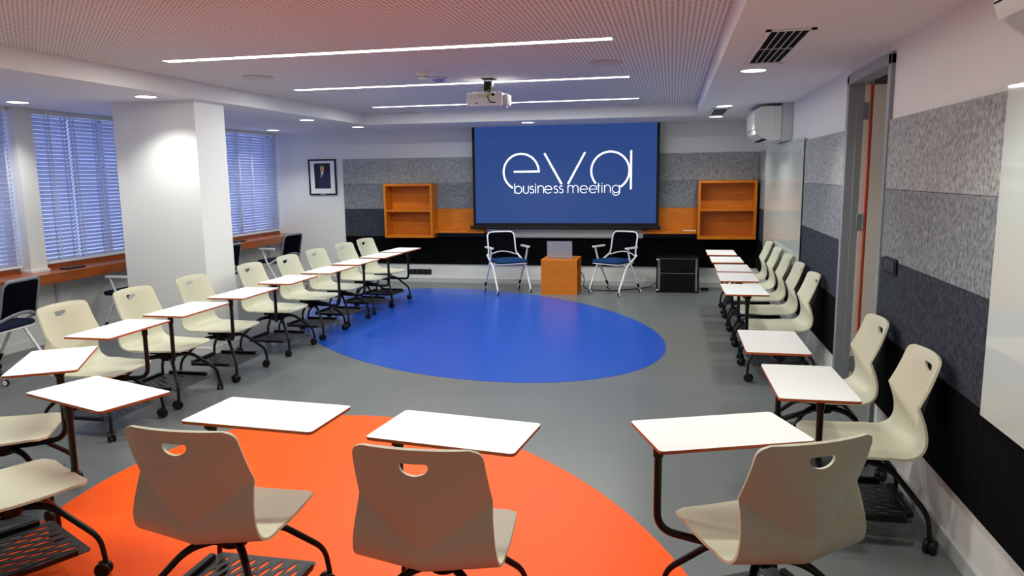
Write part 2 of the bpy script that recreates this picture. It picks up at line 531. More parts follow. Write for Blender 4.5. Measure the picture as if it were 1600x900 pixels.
def downlight(x, y, label, watt=DOWN_WATT, z=ZS):
    t = thing('downlight', label, 'ceiling light', (x, y, z), 0, 'round recessed downlights')
    b = MB(); b.lathe([(0.098, 0.0), (0.098, -0.006), (0.088, -0.008), (0.086, -0.003)], 28); b.build('trim_ring', MWMET, t)
    b = MB(); b.lathe([(0.085, -0.001), (0.085, -0.0065), (0.06, -0.0075)], 28); b.build('lens', MLENS, t)
    L = bpy.data.lights.new('downlight_lamp', 'SPOT')
    L.energy = watt; L.color = DOWN_COL; L.spot_size = R(125); L.spot_blend = 0.7; L.shadow_soft_size = 0.06
    lo = bpy.data.objects.new('downlight_lamp', L); COL.objects.link(lo); lo.parent = t; lo.location = (0, 0, -0.02)
for x, y, lab in ((-5.91, 5.85, 'downlight above the left window desk, leftmost in the photo'), (-4.53, 5.82, 'downlight right in front of the white column'),
                  (-4.52, 8.75, 'downlight on the left border just beyond the column'), (-5.93, 10.38, 'downlight in the far left corner by the window'),
                  (-4.48, 10.22, 'downlight in the far border left of the screen'), (-1.98, 10.30, 'downlight over the top of the projection screen'),
                  (0.56, 5.73, 'downlight by the larger air grille near the door'), (0.55, 8.63, 'downlight on the near side of the small far air grille'),
                  (0.55, 10.22, 'downlight in the far right corner beyond the small air grille'),
                  (-5.9, 2.9, 'unseen downlight added over the near left chairs'), (-4.53, 2.9, 'unseen downlight added on the left border near the viewer'), (0.56, 2.8, 'unseen downlight added on the right border near the viewer'),  # these three are out of view, added to light the near room
                  (-4.53, -0.6, 'unseen fill downlight added at the back left of the room'), (0.56, -0.6, 'unseen fill downlight added at the back right of the room'), (-2.0, -1.7, 'unseen fill downlight added at the back behind the viewer')):  # rear ones are unseen, added as fill for the front chair backs
    downlight(x, y, lab)
downlight(2.15, 4.7, 'unseen corridor downlight added to light the door leaf', 26.0)  # out of view, added to brighten the open door leaf

def air_grille(x, y, w, l, label):
    t = thing('air_grille', label, 'air vent', (x, y, ZS), 0, 'ceiling air grilles')
    b = MB()
    fw = 0.028
    b.box((-w / 2, -l / 2, -0.008), (-w / 2 + fw, l / 2, 0.0)); b.box((w / 2 - fw, -l / 2, -0.008), (w / 2, l / 2, 0.0))
    b.box((-w / 2, -l / 2, -0.008), (w / 2, -l / 2 + fw, 0.0)); b.box((-w / 2, l / 2 - fw, -0.008), (w / 2, l / 2, 0.0))
    b.build('frame', MSOF, t, smooth=0)
    b = MB(); b.box((-w / 2 + 0.01, -l / 2 + 0.01, -0.0015), (w / 2 - 0.01, l / 2 - 0.01, -0.0005)); b.build('opening', MDARK, t, smooth=0)
    b = MB()
    n = 5
    for k in range(1, n):
        xx = -w / 2 + fw + (w - 2 * fw) * k / n
        b.box((xx - 0.002, -l / 2 + fw, -0.008), (xx + 0.002, l / 2 - fw, -0.002))
    b.box((-w / 2 + fw, -0.004, -0.007), (w / 2 - fw, 0.004, -0.003))
    b.build('slats', MPLASG, t, smooth=0)
air_grille(0.59, 4.78, 0.25, 1.22, 'long air grille in the ceiling near the door')
air_grille(0.54, 9.45, 0.20, 1.0, 'small air grille between the two far right downlights')

def speaker_grille(x, y, r, label):
    b = MB(); b.lathe([(r, 0.0), (r, -0.008), (r * 0.93, -0.014), (r * 0.5, -0.016)], 32, M=None)
    o = b.build('ceiling_speaker', MGRILL, loc=(x, y, ZR)); tag(o, label, 'speaker', 'round ceiling speakers')
speaker_grille(-3.56, 6.03, 0.13, 'round ceiling speaker left, under the nearest light line')
speaker_grille(-0.53, 6.08, 0.13, 'round ceiling speaker right, between the two nearer light lines')
speaker_grille(-3.58, 9.93, 0.12, 'round ceiling speaker at far left corner of the recess')
speaker_grille(-0.54, 9.79, 0.12, 'round ceiling speaker at far right corner of the recess')
t = thing('smoke_detector', 'small round white smoke detector on the ceiling', 'smoke detector', (-2.08, 6.14, ZR))
b = MB(); b.lathe([(0.055, 0), (0.055, -0.02), (0.04, -0.03)], 24); b.build('base', MPLASW, t)
b = MB(); b.lathe([(0.045, -0.028), (0.048, -0.04), (0.048, -0.055), (0.036, -0.066)], 24); b.build('sensor_head', MPLASW, t)
b = MB()
for k in range(12):
    b.box((0.046, -0.006, -0.052), (0.0492, 0.006, -0.043), M=Matrix.Rotation(2 * PI * k / 12, 4, 'Z'))
b.build('vents', MDARK, t, smooth=0)
t = thing('motion_sensor', 'shallow blue-tinted dome sensor beside the smoke detector', 'sensor', (-2.07, 6.55, ZR))
b = MB(); b.lathe([(0.085, 0), (0.085, -0.012), (0.075, -0.016)], 28); b.build('base', MPLASG, t)
b = MB(); b.lathe([(0.062, -0.014), (0.055, -0.03), (0.035, -0.042), (0.01, -0.046)], 28); b.build('dome', MLED, t)

# projector on its ceiling mount
t = thing('projector', 'white projector hanging from the ceiling on a black mount', 'projector', (-1.665, 6.66, ZR - 0.042))
t.scale = (0.94, 0.94, 1.0)
b = MB(); b.box((-0.19, -0.02, -0.215), (0.165, 0.25, -0.095), bev=0.012, seg=2); b.box((-0.192, -0.005, -0.125), (0.167, 0.235, -0.119))
body = b.build('body', MPROJ, t)
b = MB(); b.box((0.165, 0.03, -0.205), (0.21, 0.20, -0.105), bev=0.014, seg=2)
for k in range(5):
    b.box((0.2095, 0.06 + 0.025 * k, -0.19), (0.2115, 0.068 + 0.025 * k, -0.12))
b.build('side_cover', MPROJ, t)
b = MB(); b.lathe([(0.04, 0.25), (0.04, 0.27), (0.032, 0.275)], 20, M=Matrix.Translation((-0.08, 0, -0.155)) @ rotmat('Z', 'Y')); b.build('lens', MBLKP, t)
b = MB()
for x0, z0, w, h in ((0.06, -0.125, 0.03, 0.02), (-0.10, -0.19, 0.02, 0.008), (0.02, -0.19, 0.006, 0.012), (0.045, -0.19, 0.01, 0.01), (0.07, -0.19, 0.03, 0.012), (-0.14, -0.14, 0.005, 0.005)):
    b = MB(); b.box((x0, -0.0222, z0), (x0 + w, -0.0195, z0 + h))
    b.build('socket', MDARK, body, smooth=0)
b = MB()
b.box((-0.065, 0.06, 0.036), (0.065, 0.19, 0.042)); b.box((-0.04, 0.085, -0.085), (-0.034, 0.165, 0.036)); b.box((0.034, 0.085, -0.085), (0.04, 0.165, 0.036))
b.tube([(-0.045, 0.125, -0.045), (0.045, 0.125, -0.045)], 0.012); b.box((-0.036, 0.10, -0.075), (0.036, 0.15, 0.02), bev=0.006)
b.tube([(0, 0.125, -0.03), (0, 0.125, -0.10)], 0.016)
b.build('mount', MBLK, t)
b = MB()
for sx, sy in ((-1, 0), (1, 0), (-1, 1), (1, 1)):
    b.tube([(sx * 0.02, 0.1 + sy * 0.05, -0.07), (sx * 0.12, 0.02 + sy * 0.2, -0.092)], 0.006, 6)
    b.lathe([(0.013, -0.097), (0.013, -0.085), (0.008, -0.08)], 12, M=Matrix.Translation((sx * 0.12, 0.02 + sy * 0.2, 0)))
b.build('mount_arms', MPLASG, t)
b = MB(); b.tube(smooth_path([(0.01, 0.08, -0.03), (0.03, 0.0, -0.09), (0.02, -0.035, -0.13), (0.05, -0.03, -0.18), (0.075, -0.02, -0.185)], 0.04), 0.005, 7); b.build('power_cable', MBLKP, t)
b = MB()
b.tube(smooth_path([(-0.03, 0.08, -0.02), (-0.07, 0.05, -0.06), (-0.075, 0.03, -0.10)], 0.03), 0.004, 6)
b.tube(smooth_path([(0.03, 0.08, -0.03), (0.06, 0.02, -0.08), (0.05, -0.03, -0.12), (-0.02, -0.035, -0.128), (-0.07, -0.03, -0.12)], 0.03), 0.004, 6)
b.build('signal_cable', MYEL, t)

# split air conditioners on the right wall
def air_conditioner(y0, length, label, box=True, xface=0.86, xback=1.14):
    t = thing('air_conditioner', label, 'air conditioner', (XR, y0 + length / 2, 2.04), 0, 'wall air conditioners')
    h = length / 2
    d0 = xback - XR
    df = xface - XR
    prof = [(d0, 0.36), (df + 0.07, 0.36), (df + 0.02, 0.335), (df + 0.002, 0.30), (df, 0.20), (df + 0.004, 0.115), (df + 0.018, 0.075), (df + 0.09, 0.025), (df + 0.14, 0.008), (d0 - 0.02, 0.0), (d0, 0.012)]
    b = MB()
    n = len(prof)
    vs = [(x, -h, z) for x, z in prof] + [(x, h, z) for x, z in prof]
    fs = [tuple(range(n)), tuple(range(2 * n - 1, n - 1, -1))] + [(k, n + k, n + (k + 1) % n, (k + 1) % n) for k in range(n)]
    b.add(vs, fs)
    b.build('casing', MPLASW, t, smooth=30)
    b = MB()
    b.add([(df + 0.022, -h + 0.05, 0.070), (df + 0.022, h - 0.05, 0.070), (df + 0.088, h - 0.05, 0.024), (df + 0.088, -h + 0.05, 0.024),
           (df + 0.012, -h + 0.05, 0.064), (df + 0.012, h - 0.05, 0.064), (df + 0.082, h - 0.05, 0.015), (df + 0.082, -h + 0.05, 0.015)],
          [(0, 1, 2, 3), (4, 5, 6, 7), (0, 1, 5, 4), (1, 2, 6, 5), (2, 3, 7, 6), (3, 0, 4, 7)])
    b.build('louvre', MPLASG, t, smooth=0)
    b = MB(); b.box((df + 0.0, -h + 0.008, 0.118), (df + 0.008, h - 0.008, 0.122), mi=0)
    b.box((df + 0.085, -h + 0.06, 0.006), (df + 0.14, h - 0.06, 0.0135))
    b.build('air_slot', MDARK, t, smooth=0)
    b = MB()
    for s in (-1, 1):
        b.box((d0 - 0.07, s * (h - 0.001), 0.02), (d0 - 0.067, s * (h + 0.001), 0.35))
        b.box((df + 0.05, s * (h - 0.001), 0.10), (df + 0.058, s * (h + 0.0015), 0.108))
    b.build('end_seam', MPLASG, t, smooth=0)
    b = MB()
    b.box((d0 + 0.004, -h - 0.03, -0.01), (0.0, h + 0.03, 0.39), bev=0.004)
    b.build('mounting_box', MPLASG, t, smooth=0)
air_conditioner(8.50, 0.86, 'white air conditioner high on the right wall beyond the door')
air_conditioner(1.49, 0.92, 'white air conditioner cut off at the top right corner', xface=0.875)

# ------------------------------------------------------------------ far wall
# wall whiteboard mostly behind the screen
t = thing('whiteboard', 'white board on the far wall, only its lower edge showing below the screen', 'whiteboard', (-1.625, YF - 0.022, 0.74))
b = MB(); b.box((-1.215, -0.022, 0.0), (1.215, 0, 1.24), bev=0.003); b.build('board', MTOP, t, smooth=0)
b = MB(); b.box((-1.215, -0.03, -0.005), (1.215, -0.022, 0.012)); b.build('lower_rail', MPLASG, t, smooth=0)

def bookshelf(x0, x1, label):
    t = thing('wall_shelf_box', label, 'wall shelf', ((x0 + x1) / 2, YF - 0.023, 0.745), 0, 'open wooden shelf boxes on the far wall')
    w = (x1 - x0) / 2; H = 0.845; D = 0.262; th = 0.036
    for nm, a, c in (('side_panel', (-w, -D, 0), (-w + th, 0, H)), ('side_panel', (w - th, -D, 0), (w, 0, H)),
                     ('top_panel', (-w + th, -D, H - th), (w - th, 0, H)), ('bottom_panel', (-w + th, -D, 0), (w - th, 0, th)),
                     ('shelf', (-w + th, -D + 0.004, 0.408), (w - th, -0.012, 0.436)), ('back_panel', (-w + th, -0.012, th), (w - th, 0, H - th))):
        b = MB(); b.box(a, c, bev=0.0012); b.build(nm, MWOODH if nm in ('shelf', 'top_panel', 'bottom_panel') else MWOOD, t, smooth=0)
bookshelf(-4.45, -3.65, 'open two-tier wooden shelf box left of the screen')
bookshelf(0.375, 1.19, 'open two-tier wooden shelf box right of the screen')
def ledge(x0, x1, label):
    t = thing('wall_ledge', label, 'wall shelf', ((x0 + x1) / 2, YF - 0.0225, 0.815), 0, 'wooden ledges on the far wall')
    w = (x1 - x0) / 2
    b = MB(); b.box((-w, -0.17, 0.0), (w, 0, 0.036), bev=0.0012); b.build('ledge_board', MWOODH, t, smooth=0)
    b = MB(); b.box((-w, -0.016, 0.036), (w, 0, 0.375), bev=0.0012); b.build('back_board', MWOOD, t, smooth=0)
ledge(-3.648, -2.845, 'wooden ledge with back board between left shelf box and screen')
ledge(-0.405, 0.373, 'wooden ledge with back board between screen and right shelf box')
for k, (dx, rot) in enumerate(((0.0, 4), (0.05, -7))):
    t = thing('marker_pen', ('left one of two white marker pens on the right wooden ledge', 'right one of two white marker pens on the right wooden ledge')[k],
              'marker pen', (0.235 + dx * 1.9, 11.19 - 0.02 * k, 0.851 + 0.008), R(rot), 'marker pens on the ledge')
    b = MB(); b.tube([(-0.06, 0, 0), (0.035, 0, 0)], 0.008, 10); b.build('barrel', MPENW, t)
    b = MB(); b.tube([(0.035, 0, 0), (0.062, 0, 0), (0.07, 0, 0)], [0.0083, 0.0083, 0.006], 10); b.build('cap', MBLKP, t)

# projection screen
YS = 11.06
t = thing('projection_screen', 'large pulled-down projection screen showing blue slide with white logo', 'projection screen', (-1.59, YS, 0.88))
sx0, sx1 = -1.405, 1.41
b = MB(); b.box((sx0, -0.0015, 0.03), (sx1, 0.0015, ZS - 0.88)); b.build('screen_border', MSCRB, t, smooth=0)
MBLUESCR = emit('projected_blue_image', lin((43, 72, 135))[:3], 0.93)
MBLUESCR.node_tree.nodes['Principled BSDF'].inputs['Base Color'].default_value = lin((10, 14, 26))
MBLUESCR.node_tree.nodes['Principled BSDF'].inputs['Roughness'].default_value = 0.9
MLOGO = emit('projected_white_lettering', (1, 1, 1), 0.9)
b = MB(); b.box((sx0 + 0.04, -0.0025, 0.095), (sx1 - 0.04, -0.0015, ZS - 0.88)); b.build('blue_image', MBLUESCR, t, smooth=0)
b = MB()
b.tube([(sx0 - 0.05, 0, 0.022), (sx1 + 0.03, 0, 0.022)], 0.022, 14); b.box((sx0 - 0.05, -0.015, 0.03), (sx1 + 0.03, 0.01, 0.055))
b.build('bottom_bar', MSCRB, t)
# lettering: strokes laid flat on the screen.  u,v run along the slide: u right, v down
SU, SV, U0, V0 = 0.0014735, 0.0014735, 800.0, 340.0
LX, LZ = -1.556, 1.745
def P2(u, v):
    return Vector((LX + 1.59 + (u - U0) * SU, 0, LZ - 0.88 - (v - V0) * SV))
def ribbon(mb, pts, wid, closed=False, y=-0.0032):
    P = [P2(*p) for p in pts]
    n = len(P); w = wid * SU / 2
    L = []; Rr = []
    for i in range(n):
        a = P[i - 1] if (i > 0 or closed) else P[i]
        c = P[(i + 1) % n] if (i < n - 1 or closed) else P[i]
        d = (c - a).normalized()
        nn = Vector((-d.z, 0, d.x))
        k = 1.0
        if a is not P[i] and c is not P[i]:
            d1 = (P[i] - a).normalized(); k = 1 / max(0.5, abs(d1.dot(d)))
        L.append(P[i] + nn * w * k + Vector((0, y, 0))); Rr.append(P[i] - nn * w * k + Vector((0, y, 0)))
    vs = L + Rr
    fs = [(i, (i + 1) % n, n + (i + 1) % n, n + i) for i in range(n if closed else n - 1)]
    mb.add(vs, fs)
def arc(cx, cy, r, a0, a1, n=28):
    return [(cx + r * math.cos(R(a0 + (a1 - a0) * k / n)), cy - r * math.sin(R(a0 + (a1 - a0) * k / n))) for k in range(n + 1)]
lg = MB()
ribbon(lg, arc(339, 338, 184, 0, 241, 48), 19); ribbon(lg, [(262, 335), (534, 335)], 19)
lg.build('letter', MLOGO, t, smooth=0)
lg = MB(); ribbon(lg, [(582, 152), (759, 466)], 20); ribbon(lg, [(997, 150), (823, 466)], 20)
lg.build('letter', MLOGO, t, smooth=0)
lg = MB(); ribbon(lg, arc(1250, 338, 190, -57, 221, 56), 19); ribbon(lg, [(1456, 140), (1456, 524)], 20)
lg.build('letter', MLOGO, t, smooth=0)
tx = MB(); W = 7; xh, base, rr = 479, 556, 37
cyy = base - rr
def bowl(x): ribbon(tx, arc(x + rr, cyy, rr, 0, 360, 30)[:-1], W, True)
def stem(x, a, c): ribbon(tx, [(x, a), (x, c)], W)
def g_e(x):
    ribbon(tx, arc(x + rr, cyy, rr, 2, 318, 30), W); ribbon(tx, [(x, cyy), (x + 2 * rr, cyy)], W)
def g_s(x):
    ribbon(tx, arc(x + 18, 499, 16, 30, 250, 14) + arc(x + 18, 534, 20, 80, -150, 16), W)
def g_n(x, w=29):
    stem(x, xh, base); ribbon(tx, arc(x + w, 479 + w, w, 180, 0, 16) + [(x + 2 * w, base)], W)
bowl(270); stem(270, 455, base)                         # b
ribbon(tx, [(362, xh)] + arc(388, 530, 26, 180, 360, 16) + [(414, xh)], W)   # u
g_s(432); stem(488, xh, base); stem(488, 458, 468)       # s i
g_n(514); g_e(584); g_s(680); g_s(735)                   # n e s s
tx.build('caption_word', MLOGO, t, smooth=0)
tx = MB()
stem(823, xh, base)
ribbon(tx, arc(823 + 26, 505, 26, 180, 0, 14) + [(875, base)], W)
ribbon(tx, arc(875 + 26, 505, 26, 180, 0, 14) + [(927, base)], W)            # m
g_e(948); g_e(1042); stem(1134, 458, base); ribbon(tx, [(1116, 486), (1152, 486)], W)   # e e t
stem(1168, xh, base); stem(1168, 458, 468)               # i
g_n(1194); bowl(1271); stem(1345, xh, 560)               # n g
ribbon(tx, [(1345, 548)] + arc(1308, 545, 37, -5, -165, 16), W)
tx.build('caption_word', MLOGO, t, smooth=0)

# framed portrait
t = thing('framed_portrait', 'black framed portrait photo of a man in dark suit on left far wall', 'picture', (-5.606, YF, 1.42))
w, h = 0.243, 0.58
b = MB()
for a, c in (((-w, -0.025, 0), (-w + 0.024, 0, h)), ((w - 0.024, -0.025, 0), (w, 0, h)), ((-w + 0.024, -0.025, 0), (w - 0.024, 0, 0.024)), ((-w + 0.024, -0.025, h - 0.024), (w - 0.024, 0, h))):
    b.box(a, c, bev=0.002)
b.build('frame', MBLKP, t, smooth=0)
b = MB(); b.box((-w + 0.02, -0.012, 0.02), (w - 0.02, 0, h - 0.02)); b.build('mat_board', MTOP, t, smooth=0)
PBG = mat('portrait_backdrop', (14, 14, 30), 0.5); PSUIT = mat('portrait_suit', (30, 40, 72), 0.5); PSKIN = mat('portrait_skin', (206, 164, 120), 0.5); PHAIR = mat('portrait_hair', (70, 52, 36), 0.5)
b = MB()
MX = Matrix.Translation((-0.004, -0.012, 0.30)) @ Matrix.Rotation(R(90), 4, 'X')
b.prism([(-0.142, -0.195), (0.142, -0.195), (0.142, 0.215), (-0.142, 0.215)], 0, 0.0010, 0, MX)
b.prism([(-0.06, -0.195), (0.135, -0.195), (0.138, -0.02), (0.115, 0.05), (0.055, 0.085), (0.02, 0.095), (-0.02, 0.075), (-0.055, 0.045), (-0.06, -0.08)], 0.001, 0.0016, 1, MX)
b.prism([(-0.028, -0.02), (0.02, 0.05), (0.022, 0.10), (-0.02, 0.08)], 0.0016, 0.002, 3, MX)
b.prism([(-0.018, -0.03), (-0.008, -0.03), (0.002, 0.06), (-0.008, 0.06)], 0.002, 0.0024, 0, MX)
b.prism([(0.0 + 0.037 * math.cos(2 * PI * k / 20), 0.13 + 0.052 * math.sin(2 * PI * k / 20)) for k in range(20)], 0.002, 0.0026, 2, MX)
b.prism([(-0.039, 0.145), (-0.03, 0.165), (0.0, 0.17), (0.03, 0.162), (0.037, 0.13), (0.046, 0.15), (0.036, 0.185), (0.0, 0.2), (-0.034, 0.186)], 0.0026, 0.003, 4, MX)
b.build('portrait_print', [PBG, PSUIT, PSKIN, MTOP, PHAIR], t, smooth=0)
b = MB(); b.box((-0.045, -0.028, 0.004), (0.045, -0.024, 0.02)); b.build('name_plate', MSTEEL, t, smooth=0)

# socket strip low on the far wall, switch plate on the right wall
t = thing('socket_strip', 'black strip of sockets low on the far white wall', 'wall socket', (-3.975, YF, 0.17))
b = MB(); b.box((-0.19, -0.012, -0.042), (0.19, 0, 0.042), bev=0.003); b.build('plate', MBLKP, t, smooth=0)
for k in range(4):
    b = MB(); b.lathe([(0.024, 0.0), (0.024, 0.003)], 16, M=Matrix.Translation((-0.135 + 0.09 * k, -0.012, 0)) @ Matrix.Rotation(R(90), 4, 'X'))
    b.build('socket_face', MTRAY, t, smooth=0)
t = thing('light_switch', 'black three-key light switch beside the door', 'light switch', (XR - 0.018, 4.515, 1.165))
b = MB(); b.box((-0.012, -0.115, -0.045), (0, 0.115, 0.045), bev=0.003); b.build('plate', MBLKP, t, smooth=0)
for k in range(3):
    b = MB(); b.box((-0.016, -0.085 + 0.06 * k, -0.03), (-0.012, -0.035 + 0.06 * k, 0.03), bev=0.002); b.build('key', MTRAY, t, smooth=0)

# glass writing boards on the right wall
def glass(y0, y1, z0, z1, label):
    t = thing('glass_board', label, 'glass board', (XR - 0.020, (y0 + y1) / 2, z0), 0, 'frosted glass writing boards')
    h = (y1 - y0) / 2
    b = MB(); b.box((-0.016, -h, 0), (-0.008, h, z1 - z0), bev=0.0015); b.build('glass_sheet', MGLASSB, t, smooth=0)
    for yy in (-h + 0.08, h - 0.08):
        for zz in (0.08, z1 - z0 - 0.08):
            b = MB(); b.tube([(-0.008, yy, zz), (0.001, yy, zz)], 0.011, 12); b.build('standoff', MSTEEL, t)
glass(7.52, 10.39, 0.69, 2.02, 'tall frosted glass board on the far part of right wall')
glass(0.05, 3.14, 0.735, 2.007, 'frosted glass board on the near right wall beside the viewer')

# ------------------------------------------------------------------ window side
DX0, DX1 = XL, -6.06
t = thing('window_desk', 'long red-brown wooden desk running below the left windows', 'desk', ((DX0 + DX1) / 2, 0, 0.785))
hw = (DX1 - DX0) / 2
b = MB(); b.box((-hw + 0.001, YB + 0.01, -0.10), (hw, YF - 0.024, 0.0), bev=0.002); b.build('desk_top', MDESK, t, smooth=0)
b = MB()
b.box((DX0 + 0.001, YB + 0.01, 0.7855), (DX0 + 0.022, 6.174, 0.83)); b.box((DX0 + 0.001, 6.406, 0.7855), (DX0 + 0.022, YF - 0.024, 0.83))
struct(b.build('trim_1', MDESK, smooth=0))
for yb in (0.5, 2.5, 4.4, 6.6, 8.9, 10.9):
    b = MB(); b.box((-hw + 0.001, yb - 0.02, -0.42), (-hw + 0.03, yb + 0.02, -0.10)); b.box((-hw + 0.03, yb - 0.02, -0.13), (hw - 0.1, yb + 0.02, -0.10))
    b.build('bracket', MPLASG, t, smooth=0)
b = MB(); b.box((XL + 0.001, 6.175, 0.7855), (XL + 0.155, 6.405, 0.81)); b.build('pier_skirting', MW, wall_left, smooth=0)
for k, (x, y, lab) in enumerate(((-6.22, 6.62, 'flat black tray lying on window desk by the pier'), (-6.22, 9.72, 'flat black tray lying on window desk beyond the column'))):
    t = thing('desk_tray', lab, 'tray', (x, y, 0.785), R(4), 'flat black trays on the window desk')
    b = MB(); b.prism(rrect(-0.06, -0.13, 0.06, 0.13, 0.02), 0.0, 0.012); b.build('tray_base', MBLKP, t)
    b = MB(); b.prism(rrect(-0.05, -0.12, 0.05, 0.12, 0.016), 0.012, 0.015); b.build('tray_lid', MTRAY, t)
# pipe on the parapet under the desk
b = MB(); b.tube([(XL + 0.02, 7.9, 0.08), (XL + 0.02, 7.9, 0.68)], 0.018, 10); tag(b.build('wall_pipe', MPLASG), 'thin pale pipe running up the wall under the window desk', 'pipe')

def blind(y0, y1, label, z0=0.84, z1=2.429):
    t = thing('venetian_blind', label, 'blind', (XL + 0.035, (y0 + y1) / 2, z0), 0, 'white slatted blinds in the left windows')
    h = (y1 - y0) / 2; H = z1 - z0
    b = MB(); b.box((-0.03, -h, H - 0.045), (0.03, h, H), bev=0.003); b.build('head_rail', MPLASW, t, smooth=0)
    b = MB(); b.box((-0.026, -h, 0), (0.026, h, 0.018), bev=0.004); b.build('bottom_rail', MPLASW, t, smooth=0)
    b = MB(); pitch_ = 0.0415; n = int((H - 0.075) / pitch_)
    for k in range(n):
        z = 0.04 + k * pitch_
        Mx = Matrix.Translation((0, 0, z)) @ Matrix.Rotation(R(-41 + random.uniform(-2, 2)), 4, 'Y')
        xs = [-0.025, -0.0125, 0.0, 0.0125, 0.025]; ca = [0.0, 0.003, 0.004, 0.003, 0.0]
        vs = [(x_, y_, c_ + o_) for o_ in (0.0, 0.0016) for y_ in (-h + 0.002, h - 0.002) for x_, c_ in zip(xs, ca)]
        fs = [(q, q + 1, q + 6, q + 5) for q in range(4)] + [(q + 10, q + 15, q + 16, q + 11) for q in range(4)]
        fs += [(0, 5, 15, 10), (4, 14, 19, 9)] + [(q, q + 10, q + 11, q + 1) for q in range(4)] + [(q + 5, q + 6, q + 16, q + 15) for q in range(4)]
        b.add(vs, fs, 0, Mx)
    b.build('slats', MSLAT, t, smooth=30)
    nt_ = max(2, int(round((y1 - y0) / 0.33)))
    for k in range(nt_ + 1):
        yy = -h + 0.05 + (2 * h - 0.1) * k / nt_
        b = MB(); b.box((0.0235, yy - 0.010, 0.015), (0.0245, yy + 0.010, H - 0.04)); b.box((-0.0245, yy - 0.010, 0.015), (-0.0235, yy + 0.010, H - 0.04))
        b.build('ladder_tape', MSLAT, t, smooth=0)
    return t
blind(3.45, 6.17, 'white slatted blind at left edge of photo, left of the pier')
blind(6.41, 6.945, 'narrow white slatted blind just right of the window pier')
t = blind(6.958, 8.70, 'wide white slatted blind running behind the white column')
b = MB(); 
pts = [(0.03, -0.862 + 0.006 * math.sin(k * 0.9), 1.5 - k * 0.02) for k in range(62)]
b.tube(pts, 0.003, 5); b.build('pull_cord', MPLASW, t)
t = blind(9.42, 11.235, 'white slatted blind in far left corner beyond the column')
b = MB(); b.tube(smooth_path([(0.032, -0.35, 1.5), (0.034, -0.34, 0.5), (0.036, -0.30, 0.1), (0.04, -0.24, 0.4), (0.04, -0.28, 0.62)], 0.1), 0.003, 5); b.build('pull_cord', MPLASW, t)

